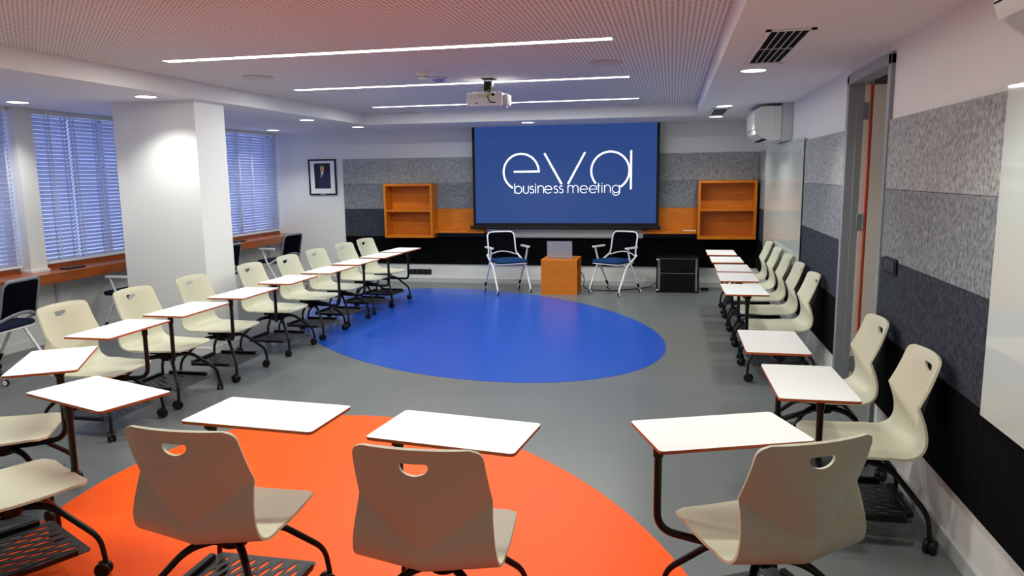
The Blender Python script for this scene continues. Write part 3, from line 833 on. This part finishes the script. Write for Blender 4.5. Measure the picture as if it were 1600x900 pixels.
# ------------------------------------------------------------------ tablet-arm chairs
def lerp(a, c, t): return a + (c - a) * t
def make_shell():
    """one-piece ivory shell: dished seat, bulging hip, V crease up to the waist, slightly wrapped back"""
    NU, NS1, NS2, NS3 = 30, 12, 14, 20
    rows = []
    def halfw(kind, t):
        if kind == 0: return lerp(0.222, 0.248, min(1, t * 1.15) ** 0.8)
        if kind == 1: return 0.248 + 0.010 * math.sin(PI * t) - 0.022 * t
        return lerp(0.226, 0.214, t)
    grid = []
    total = NS1 + NS2 + NS3
    for j in range(total + 1):
        row = []
        for i in range(NU + 1):
            u = -1 + 2 * i / NU
            a = abs(u)
            zc = lerp(0.508, 0.662, a ** 1.2)
            yc = lerp(-0.258, -0.188, a ** 1.4)
            if j <= NS1:
                t = j / NS1
                hw_ = halfw(0, t)
                y = lerp(0.25, -0.09, t)
                z = 0.428 - 0.016 * math.sin(PI * min(1, t * 0.9)) * (1 - 0.6 * a * a) - 0.010 * (1 - a * a) * t
                if t < 0.25: z -= 0.012 * (1 - t / 0.25) ** 2
                z += 0.004 * a * a
                # rounded front corners
                d = t * 0.34
                rad = 0.042
                if d < rad: hw_ -= rad - math.sqrt(max(0, rad * rad - (rad - d) ** 2))
            elif j <= NS1 + NS2:
                t = (j - NS1) / NS2
                hw_ = halfw(1, t)
                y0, z0 = -0.09, 0.428 - 0.016 * math.sin(PI * 0.9) * (1 - 0.6 * a * a) - 0.010 * (1 - a * a) + 0.004 * a * a
                # bezier that bulges back and down before it rises to the crease
                p1 = Vector((lerp(-0.205, -0.215, a), z0 - 0.018)); p2 = Vector((lerp(-0.285, -0.268, a), lerp(0.425, 0.480, a)))
                p0 = Vector((y0, z0)); p3 = Vector((yc, zc))
                q = p0 * (1 - t) ** 3 + p1 * 3 * t * (1 - t) ** 2 + p2 * 3 * t * t * (1 - t) + p3 * t ** 3
                y, z = q.x, q.y
            else:
                t = (j - NS1 - NS2) / NS3
                hw_ = halfw(2, t)
                zt = 0.868 - 0.004 * a * a
                yt = -0.297 + 0.030 * a * a
                z = lerp(zc, zt, t); y = lerp(yc, yt, t) - 0.010 * math.sin(PI * t) * (1 - 0.4 * a)
                d = (1 - t) * (zt - zc)
                rad = 0.04
                if d < rad: hw_ -= (rad - math.sqrt(max(0, rad * rad - (rad - d) ** 2))) * 0.95
                if t > 0.86: y -= 0.010 * ((t - 0.86) / 0.14) ** 2
            row.append(Vector((u * hw_, y, z)))
        grid.append(row)
    bm = bmesh.new()
    V = [[bm.verts.new(p) for p in row] for row in grid]
    for j in range(total):
        for i in range(NU):
            bm.faces.new((V[j][i], V[j][i + 1], V[j + 1][i + 1], V[j + 1][i]))
    bmesh.ops.recalc_face_normals(bm, faces=list(bm.faces))
    me = bpy.data.meshes.new('shell_raw'); bm.to_mesh(me); bm.free()
    me.materials.append(MIVORY)
    o = link('shell_raw', me)
    s = o.modifiers.new('s', 'SOLIDIFY'); s.thickness = 0.011; s.offset = 0.0; s.use_even_offset = True
    # D-shaped handle hole
    pl = []
    for k in range(25):
        a = R(180 + 180 * k / 24)
        pl.append((0.047 * math.cos(a), 0.030 * math.sin(a)))
    pl += [(0.047, 0.006), (0.040, 0.011), (-0.040, 0.011), (-0.047, 0.006)]
    c = MB(); c.prism(pl, -0.12, 0.12, M=Matrix.Translation((0.0, -0.285, 0.806)) @ Matrix.Rotation(R(90), 4, 'X'))
    co = c.build('cutter', MIVORY, smooth=0)
    bo = o.modifiers.new('b', 'BOOLEAN'); bo.operation = 'DIFFERENCE'; bo.object = co; bo.solver = 'EXACT'
    bpy.context.view_layer.update()
    dg = bpy.context.evaluated_depsgraph_get()
    res = bpy.data.meshes.new_from_object(o.evaluated_get(dg))
    for ob in (o, co): bpy.data.objects.remove(ob, do_unlink=True)
    res.name = 'seat_shell'
    while len(res.materials) > 1: res.materials.pop()
    res.polygons.foreach_set('material_index', [0] * len(res.polygons))
    res.polygons.foreach_set('use_smooth', [True] * len(res.polygons))
    res.set_sharp_from_angle(angle=R(48))
    return res
ME_SHELL = make_shell()

def make_tray():
    cu = bpy.data.curves.new('tray_outline', 'CURVE'); cu.dimensions = '2D'; cu.fill_mode = 'BOTH'; cu.extrude = 0.002
    def spl(P):
        s = cu.splines.new('POLY'); s.points.add(len(P) - 1)
        for i, (x, y) in enumerate(P): s.points[i].co = (x, y, 0, 1)
        s.use_cyclic_u = True
    spl(rrect(-0.225, -0.20, 0.225, 0.225, 0.02))
    for r in range(7):
        for c in range(6):
            x = -0.165 + 0.062 * c + (0.031 if r % 2 else 0) - 0.005; y = -0.15 + 0.052 * r
            L, w = 0.047, 0.0115
            spl([(x - w + 0.3 * w, y - L), (x + w * 0.5, y - L * 0.45), (x + w, y + L * 0.1), (x + w * 0.5, y + L), (x - w * 0.5, y + L * 0.4), (x - w, y - L * 0.15)])
    o = link('tray_raw', cu)
    bpy.context.view_layer.update()
    me = bpy.data.meshes.new_from_object(o.evaluated_get(bpy.context.evaluated_depsgraph_get()))
    bpy.data.objects.remove(o, do_unlink=True)
    me.name = 'book_tray'
    me.materials.clear(); me.materials.append(MTRAY)
    return me
ME_TRAY = make_tray()
b = MB(); b.box((-0.014, -0.17, -0.004), (0.014, 0.17, 0.022), bev=0.003); ME_FLANGE = b.mesh('tray_flange', MBLK)
b = MB()
b.box((-0.085, -0.10, 0.362), (0.085, 0.10, 0.397), bev=0.012, seg=2); b.box((-0.06, -0.07, 0.322), (0.06, 0.07, 0.366), bev=0.015, seg=2)
b.tube([(0, 0, 0.305), (0, 0, 0.33)], 0.05, 18)
b.box((-0.15, -0.03, 0.385), (0.15, 0.03, 0.397), bev=0.004)
b.tube([(0.04, 0.06, 0.37), (0.16, 0.06, 0.375)], 0.006, 8)
ME_HUB = b.mesh('swivel_hub', MBLKP)
LEGS = {}
for sx in (-1, 1):
    for sy in (-1, 1):
        b = MB()
        p = smooth_path([(sx * 0.03, sy * 0.03, 0.338), (sx * 0.115, sy * 0.12, 0.338), (sx * 0.245, sy * 0.255, 0.175), (sx * 0.258, sy * 0.262, 0.07)], 0.07, 7)
        n = len(p)
        b.tube(p, [0.0165 - 0.0055 * min(1, k / (n * 0.7)) for k in range(n)], 10)
        LEGS[(sx, sy)] = b.mesh('leg', MBLK)
b = MB()
for s in (-1, 1):
    b.lathe([(0.020, -0.010), (0.031, -0.0095), (0.033, -0.005), (0.033, 0.005), (0.031, 0.0095), (0.020, 0.010)], 20, M=Matrix.Translation((s * 0.014, -0.012, 0.033)) @ rotmat('Z', 'X'))
b.box((-0.006, -0.030, 0.03), (0.006, 0.010, 0.068), bev=0.003)
b.tube([(0, 0, 0.05), (0, 0, 0.078)], 0.010, 10)
ME_CASTER = b.mesh('caster', MBLKP)
b = MB(); b.prism(rrect(-0.29, -0.165, 0.29, 0.165, 0.018), -0.006, 0.006, 0, None, 1); ME_TOP = b.mesh('tablet', [MTOP, MEDGE], 30)

def tablet_chair(x, y, face, post, tab, tang, label, group):
    """face: heading in degrees of the sitter; post and tab: floor positions of the arm post and tablet centre; tang: tablet long axis"""
    rz = R(face - 90)
    t = thing('tablet_chair', label, 'chair', (x, y, 0), rz, group)
    Mi = Matrix.Rotation(-rz, 2)
    def loc(p): return Mi @ Vector((p[0] - x, p[1] - y))
    link('seat_shell', ME_SHELL, t); link('swivel_hub', ME_HUB, t)
    for k in LEGS:
        l = link('leg', LEGS[k], t)
        link('caster', ME_CASTER, l, (k[0] * 0.258, k[1] * 0.262, 0.0), (0, 0, R(random.uniform(-60, 60))))
    tr = link('book_tray', ME_TRAY, t, (0, 0, 0.125))
    link('tray_flange', ME_FLANGE, tr, (-0.222, 0.0, 0.004)); link('tray_flange', ME_FLANGE, tr, (0.222, 0.0, 0.004))
    link('tray_flange', ME_FLANGE, tr, (0, -0.205, 0.004), (0, 0, R(90)))
    p = loc(post); c = loc(tab)
    d = (c - p)
    b = MB()
    b.tube(smooth_path([(0, 0, 0.345), (p.x * 0.35, p.y * 0.35, 0.345), (p.x, p.y, 0.378), (p.x, p.y, 0.735)], 0.07, 7), 0.0145, 12)
    b.tube([(p.x, p.y, 0.665), (p.x, p.y, 0.735)], 0.019, 12)
    b.lathe([(0.066, 0.322), (0.07, 0.338), (0.066, 0.358)], 20)
    b.build('tablet_arm', MBLK, t)
    ta = R(tang) - rz
    b = MB()
    q = p.lerp(c, min(1.0, 0.17 / max(0.05, d.length)))
    b.add([(p.x - 0.02, p.y - 0.02, 0.7425), (p.x + 0.02, p.y - 0.02, 0.7425), (p.x + 0.02, p.y + 0.02, 0.7425), (p.x - 0.02, p.y + 0.02, 0.7425),
           (p.x - 0.02, p.y - 0.02, 0.712), (p.x + 0.02, p.y - 0.02, 0.712), (p.x + 0.02, p.y + 0.02, 0.712), (p.x - 0.02, p.y + 0.02, 0.712)],
          [(0, 1, 2, 3), (4, 5, 6, 7), (0, 1, 5, 4), (1, 2, 6, 5), (2, 3, 7, 6), (3, 0, 4, 7)])
    dv = (q - p).normalized() if (q - p).length > 1e-4 else Vector((1, 0)); nv = Vector((-dv.y, dv.x)) * 0.03
    A = [(p + nv), (p - nv), (q - nv * 1.6), (q + nv * 1.6)]
    b.add([(v.x, v.y, 0.7425) for v in A] + [(v.x, v.y, 0.72) for v in A[:2]] + [(v.x, v.y, 0.736) for v in A[2:]],
          [(0, 1, 2, 3), (4, 5, 6, 7), (0, 1, 5, 4), (1, 2, 6, 5), (2, 3, 7, 6), (3, 0, 4, 7)])
    b.build('tablet_bracket', MBLKP, t, smooth=0)
    link('tablet', ME_TOP, t, (c.x, c.y, 0.749), (0, 0, ta))
    return t

GL, GR, GF = 'ivory tablet chairs of the left row', 'ivory tablet chairs of the right row', 'ivory tablet chairs in front, seen from behind'
CH = [
 # x, y, face, post, tablet, tablet angle
 (-2.72, 2.42, 63, (-2.58, 2.64), (-2.52, 2.75), -18, 'ivory tablet chair at bottom left corner, only front of seat and slotted tray showing', GL),
 (-3.37, 3.01, 31, (-3.06, 3.10), (-3.22, 3.23), 122, 'second nearest left-row ivory tablet chair, seat cut off by the left edge', GL),
 (-3.83, 4.23, 0, (-3.46, 4.23), (-3.48, 4.03), 91, 'third nearest left-row ivory tablet chair, in front of the nearest office chair', GL),
 (-3.84, 4.93, 0, (-3.56, 4.63), (-3.49, 4.74), 91, 'fourth nearest left-row ivory tablet chair, just left of the column', GL),
 (-3.83, 5.65, 2, (-3.54, 5.36), (-3.50, 5.50), 91, 'fifth left-row ivory tablet chair, its back against the column face', GL),
 (-3.83, 6.56, 0, (-3.58, 6.12), (-3.53, 6.30), 91, 'sixth left-row ivory tablet chair, just right of the column', GL),
 (-3.83, 7.29, -1, (-3.38, 7.05), (-3.48, 7.03), 89, 'seventh left-row ivory tablet chair, before the far office chair', GL),
 (-3.84, 7.97, -3, (-3.40, 7.74), (-3.49, 7.75), 88, 'eighth left-row ivory tablet chair, third from the far end', GL),
 (-3.84, 8.74, -5, (-3.38, 8.44), (-3.46, 8.43), 88, 'ninth left-row ivory tablet chair, below the portrait, last but one', GL),
 (-3.85, 9.42, -7, (-3.36, 9.08), (-3.45, 9.08), 86, 'farthest left-row ivory tablet chair, back against the black panels', GL),
 (0.893, 3.65, 180, (0.66, 3.34), (0.62, 3.46), 91, 'nearest right-row ivory tablet chair, beside the wall below the glass board', GR),
 (0.893, 4.46, 180, (0.58, 4.02), (0.57, 4.28), 90, 'second right-row ivory tablet chair, in front of the open door', GR),
 (0.893, 6.40, 181, (0.60, 5.97), (0.59, 6.21), 91, 'third right-row ivory tablet chair, first one beyond the door', GR),
 (0.893, 7.12, 180, (0.60, 6.72), (0.60, 6.96), 90, 'fourth right-row ivory tablet chair, second beyond the door', GR),
 (0.893, 7.84, 180, (0.60, 7.42), (0.61, 7.62), 90, 'fifth right-row ivory tablet chair, middle one beyond the door', GR),
 (0.893, 8.58, 180, (0.60, 8.14), (0.60, 8.36), 90, 'sixth right-row ivory tablet chair, next to the farthest one', GR),
 (0.893, 9.32, 180, (0.60, 8.88), (0.59, 9.11), 90, 'farthest right-row ivory tablet chair, nearest the right shelf box', GR),
 (-1.63, 2.38, 90, (-1.79, 2.52), (-1.59, 2.61), -3, 'left one of two ivory tablet chairs on the orange oval, seen from behind', GF),
 (-0.775, 2.36, 91, (-0.98, 2.48), (-0.78, 2.55), -7, 'right one of two ivory tablet chairs on the orange oval, seen from behind', GF),
 (0.34, 2.615, 118, (-0.03, 2.65), (0.19, 2.72), 21, 'ivory tablet chair at bottom right, turned away, tablet at its left', GF),
]
for a in CH: tablet_chair(*a)

# ------------------------------------------------------------------ armchairs on casters
def arm_chair(x, y, face, label, group, frame, back, seat, backframe):
    t = thing('armchair', label, 'chair', (x, y, 0), R(face - 90), group)
    HW = 0.255
    for s in (-1, 1):
        b = MB(); b.tube(smooth_path([(s * (HW - 0.015), -0.215, 0.54), (s * HW, -0.05, 0.455), (s * HW, 0.06, 0.40), (s * HW, 0.235, 0.075)], 0.09, 6), 0.0145, 10)
        lf = b.build('front_leg', frame, t)
        b = MB(); b.tube([(s * HW, 0.185, 0.155), (s * HW, 0.226, 0.085)], 0.0165, 10); b.build('leg_sleeve', MBLKP, lf)
        b = MB(); b.tube(smooth_path([(s * (HW + 0.028), 0.075, 0.655), (s * (HW + 0.024), 0.01, 0.47), (s * (HW + 0.02), -0.235, 0.075)], 0.05, 4), 0.0135, 10)
        lr = b.build('rear_leg', frame, t)
        b = MB(); b.tube([(s * (HW + 0.0205), -0.19, 0.145), (s * (HW + 0.02), -0.228, 0.085)], 0.0155, 10); b.build('leg_sleeve', MBLKP, lr)
        for yy, par, xx in ((0.245, lf, HW), (-0.245, lr, HW + 0.02)):
            b = MB()
            b.lathe([(0.012, -0.011), (0.028, -0.010), (0.030, 0.0), (0.028, 0.010), (0.012, 0.011)], 16, mi=0, M=Matrix.Translation((s * xx, yy - 0.012, 0.030)) @ rotmat('Z', 'X'))
            b.tube([(s * xx, yy, 0.03), (s * xx, yy - 0.006, 0.085)], 0.009, 8, mi=1)
            b.lathe([(0.017, -0.0125), (0.022, -0.0118), (0.022, 0.0118), (0.017, 0.0125)], 16, mi=1, M=Matrix.Translation((s * xx, yy - 0.012, 0.030)) @ rotmat('Z', 'X'))
            b.build('caster', [MBLKP, MWMET], par)
        b = MB(); b.prism(rrect(-0.023, -0.155, 0.023, 0.125, 0.018), 0.655, 0.676, M=Matrix.Translation((s * (HW + 0.028), 0, 0)))
        b.build('armrest', frame, t)
    b = MB(); b.tube([(-HW, -0.02, 0.425), (HW, -0.02, 0.425)], 0.011, 8); b.tube([(-HW, 0.07, 0.415), (HW, 0.07, 0.415)], 0.011, 8)
    b.build('cross_bar', frame, t)
    # seat: padded cushion with a pan below
    def pad(z0, z1, g, nm, m, dome):
        b = MB(); n = 18; vs = []; fs = []
        P = rrect(-0.235 - g, -0.215 - g, 0.235 + g, 0.245 + g, 0.07, 6); k = len(P)
        rings = [(0.94, z0), (1.0, lerp(z0, z1, 0.3)), (1.0, lerp(z0, z1, 0.7)), (0.95, z1), (0.6, z1 + dome), (0.2, z1 + dome * 1.15)]
        for sc_, z in rings:
            for (px, py) in P: vs.append((px * sc_, 0.015 + (py - 0.015) * sc_, z))
        for r_ in range(len(rings) - 1):
            for i in range(k): fs.append((r_ * k + i, r_ * k + (i + 1) % k, (r_ + 1) * k + (i + 1) % k, (r_ + 1) * k + i))
        fs.append(tuple(range(k - 1, -1, -1))); fs.append(tuple((len(rings) - 1) * k + i for i in range(k)))
        b.add(vs, fs); return b.build(nm, m, t, 60)
    pad(0.432, 0.447, 0.0, 'seat_pan', frame, 0.0); pad(0.447, 0.488, 0.004, 'seat_cushion', seat, 0.012)
    # back: tube frame with mesh and an arched lower bar
    bw, zt = 0.215, 0.865
    def bp(u, z): return Vector((u, -0.205 - (z - 0.52) * 0.22 - 0.035 * (1 - (u / bw) ** 2), z))
    ol = [bp(-bw - 0.015, 0.535)] + [bp(-bw, z) for z in (0.60, 0.70, 0.80)] + [bp(-bw + 0.012, 0.845), bp(-bw + 0.045, zt)] + [bp(u, zt + 0.004) for u in (-0.09, 0, 0.09)] + [bp(bw - 0.045, zt), bp(bw - 0.012, 0.845)] + [bp(bw, z) for z in (0.80, 0.70, 0.60)] + [bp(bw + 0.015, 0.535)]
    b = MB(); b.tube(smooth_path(ol, 0.03, 3), 0.011 if backframe is frame else 0.0165, 10)
    low = [bp(-bw, 0.53)] + [bp(u, 0.53 + 0.05 * (1 - (u / bw) ** 2)) for u in [-0.17 + 0.034 * k for k in range(11)]] + [bp(bw, 0.53)]
    b.tube(low, 0.008 if backframe is frame else 0.017, 10); b.build('back_frame', backframe, t)
    b = MB(); NX, NZ = 12, 10; vs = []; fs = []
    for j in range(NZ + 1):
        for i in range(NX + 1):
            u = -bw + 2 * bw * i / NX
            z = lerp(0.53 + 0.05 * (1 - (u / bw) ** 2), zt, j / NZ)
            p = bp(u, z); vs.append(p)
    for j in range(NZ):
        for i in range(NX):
            a_ = j * (NX + 1) + i; fs.append((a_, a_ + 1, a_ + NX + 2, a_ + NX + 1))
    N0 = len(vs)
    vs2 = [v + Vector((0, -0.006, 0)) for v in vs]
    b.add(vs + vs2, fs + [tuple(i + N0 for i in f[::-1]) for f in fs]); b.build('back_mesh', back, t, 60)
    return t
GV, GD = 'white-framed armchairs below the screen', 'office chairs at the window desk'
arm_chair(-2.33, 10.47, -56, 'white-framed armchair with blue seat left of the wooden cube', GV, MWMET, MNAVY, MSEATB, MWMET)
arm_chair(-0.79, 10.58, -121, 'white-framed armchair with blue seat right of the wooden cube', GV, MWMET, MNAVY, MSEATB, MWMET)
arm_chair(-5.74, 5.20, 188, 'grey-backed office chair nearest the viewer at the window desk', GD, MWMET, MNAVY, MSEATN, MGMET)
arm_chair(-5.90, 7.13, 180, 'office chair at the window desk, half hidden left of the column', GD, MWMET, MNAVY, MSEATN, MGMET)
arm_chair(-5.80, 8.46, 182, 'office chair at the window desk, only its back edge showing right of column', GD, MWMET, MNAVY, MSEATN, MGMET)
arm_chair(-5.83, 10.15, 172, 'farthest grey-backed office chair at the window desk, beyond the column', GD, MWMET, MNAVY, MSEATN, MGMET)

# ------------------------------------------------------------------ cube table, laptop, equipment rack, cables
t = thing('cube_table', 'open-sided wooden cube table between the two armchairs', 'table', (-1.55, 10.56, 0))
for nm, a, c in (('front_panel', (-0.26, -0.25, 0), (0.26, -0.225, 0.48)), ('back_panel', (-0.26, 0.225, 0), (0.26, 0.25, 0.48)),
                 ('side_panel', (-0.26, -0.225, 0), (-0.235, 0.225, 0.48)), ('top_panel', (-0.26, -0.25, 0.48), (0.26, 0.25, 0.505)),
                 ('bottom_panel', (-0.235, -0.225, 0.01), (0.26, 0.225, 0.035)), ('shelf', (-0.235, -0.225, 0.24), (0.22, 0.225, 0.258))):
    b = MB(); b.box(a, c, bev=0.0015); b.build(nm, MWOODH if nm in ('top_panel', 'bottom_panel', 'shelf') else MWOOD, t, smooth=0)
t = thing('laptop', 'silver laptop open on the wooden cube, lid back to the room', 'laptop', (-1.555, 10.52, 0.505), R(1))
b = MB(); b.prism(rrect(-0.18, -0.10, 0.18, 0.14, 0.012), 0.002, 0.016); b.build('base', MLAP, t)
b = MB(); b.prism(rrect(-0.16, 0.0, 0.16, 0.10, 0.006), 0.016, 0.0172); b.build('keyboard', MBLKP, t)
LM = Matrix.Translation((0, -0.10, 0.014)) @ Matrix.Rotation(R(98), 4, 'X')
b = MB(); b.prism(rrect(-0.18, 0.0, 0.18, 0.245, 0.010), 0.0, 0.007, M=LM); lid = b.build('lid', MLAP, t)
b = MB(); b.prism(rrect(-0.17, 0.012, 0.17, 0.235, 0.004), -0.0012, 0.0, M=LM); b.build('display', MBLKP, lid)

t = thing('equipment_rack', 'low black equipment rack on the floor below the right ledge', 'equipment rack', (0.105, 10.90, 0))
for nm, a, c in (('side_panel', (-0.30, -0.2, 0.0), (-0.285, 0.22, 0.52)), ('side_panel', (0.285, -0.2, 0.0), (0.30, 0.22, 0.52)),
                 ('top_panel', (-0.285, -0.2, 0.505), (0.285, 0.22, 0.52)), ('bottom_panel', (-0.285, -0.2, 0.0), (0.285, 0.22, 0.02))):
    b = MB(); b.box(a, c, bev=0.002); b.build(nm, MRACK, t, smooth=0)
for s in (-1, 1):
    b = MB(); b.box((s * 0.262 - 0.014, -0.185, 0.03), (s * 0.262 + 0.014, -0.181, 0.50))
    for k in range(18):
        b.box((s * 0.262 - 0.004, -0.187, 0.045 + 0.025 * k), (s * 0.262 + 0.004, -0.1845, 0.053 + 0.025 * k), mi=1)
    b.build('rack_rail', [MGREYP, MDARK], t, smooth=0)
for z0, z1 in ((0.025, 0.29), (0.30, 0.50)):
    b = MB(); b.box((-0.245, -0.195, z0), (0.245, 0.15, z1), bev=0.004); u_ = b.build('device', MRACK, t, smooth=0)
    b = MB(); b.box((-0.235, -0.200, z1 - 0.012), (0.235, -0.195, z1 - 0.006)); b.build('front_edge', MGREYP, u_, smooth=0)
b = MB(); b.tube(smooth_path([(0.262, -0.187, 0.26), (0.262, -0.215, 0.26), (0.262, -0.215, 0.31), (0.262, -0.187, 0.31)], 0.015), 0.008, 8); b.build('latch', MSTEEL, t)
b = MB()
for k, s in enumerate((-1, 1)):
    b.box((-0.299, -0.203, 0.03 + 0.44 * k), (-0.27, -0.198, 0.05 + 0.44 * k))
b.build('corner_plate', MPLASG, t, smooth=0)
b = MB()
b.tube(smooth_path([(-1.33, 10.84, 0.30), (-1.24, 10.86, 0.18), (-1.27, 10.84, 0.03), (-1.15, 10.78, 0.007), (-0.95, 10.74, 0.007), (-0.72, 10.80, 0.007), (-0.45, 11.0, 0.007), (-0.28, 11.02, 0.03), (-0.20, 11.0, 0.10)], 0.12, 6), 0.006, 8)
tag(b.build('power_cable', MBLKP), 'black cable on the floor from wooden cube to equipment rack', 'cable')
b = MB()
pts = [(0.50 + (0.05 + 0.01 * math.sin(k)) * math.cos(k * 0.5), 10.96 + 0.05 * math.sin(k * 0.5), 0.007 + 0.0008 * k) for k in range(40)]
b.tube([(0.41, 11.0, 0.02)] + pts, 0.005, 7)
tag(b.build('coiled_cable', MBLKP), 'small coil of black cable on the floor right of the rack', 'cable')
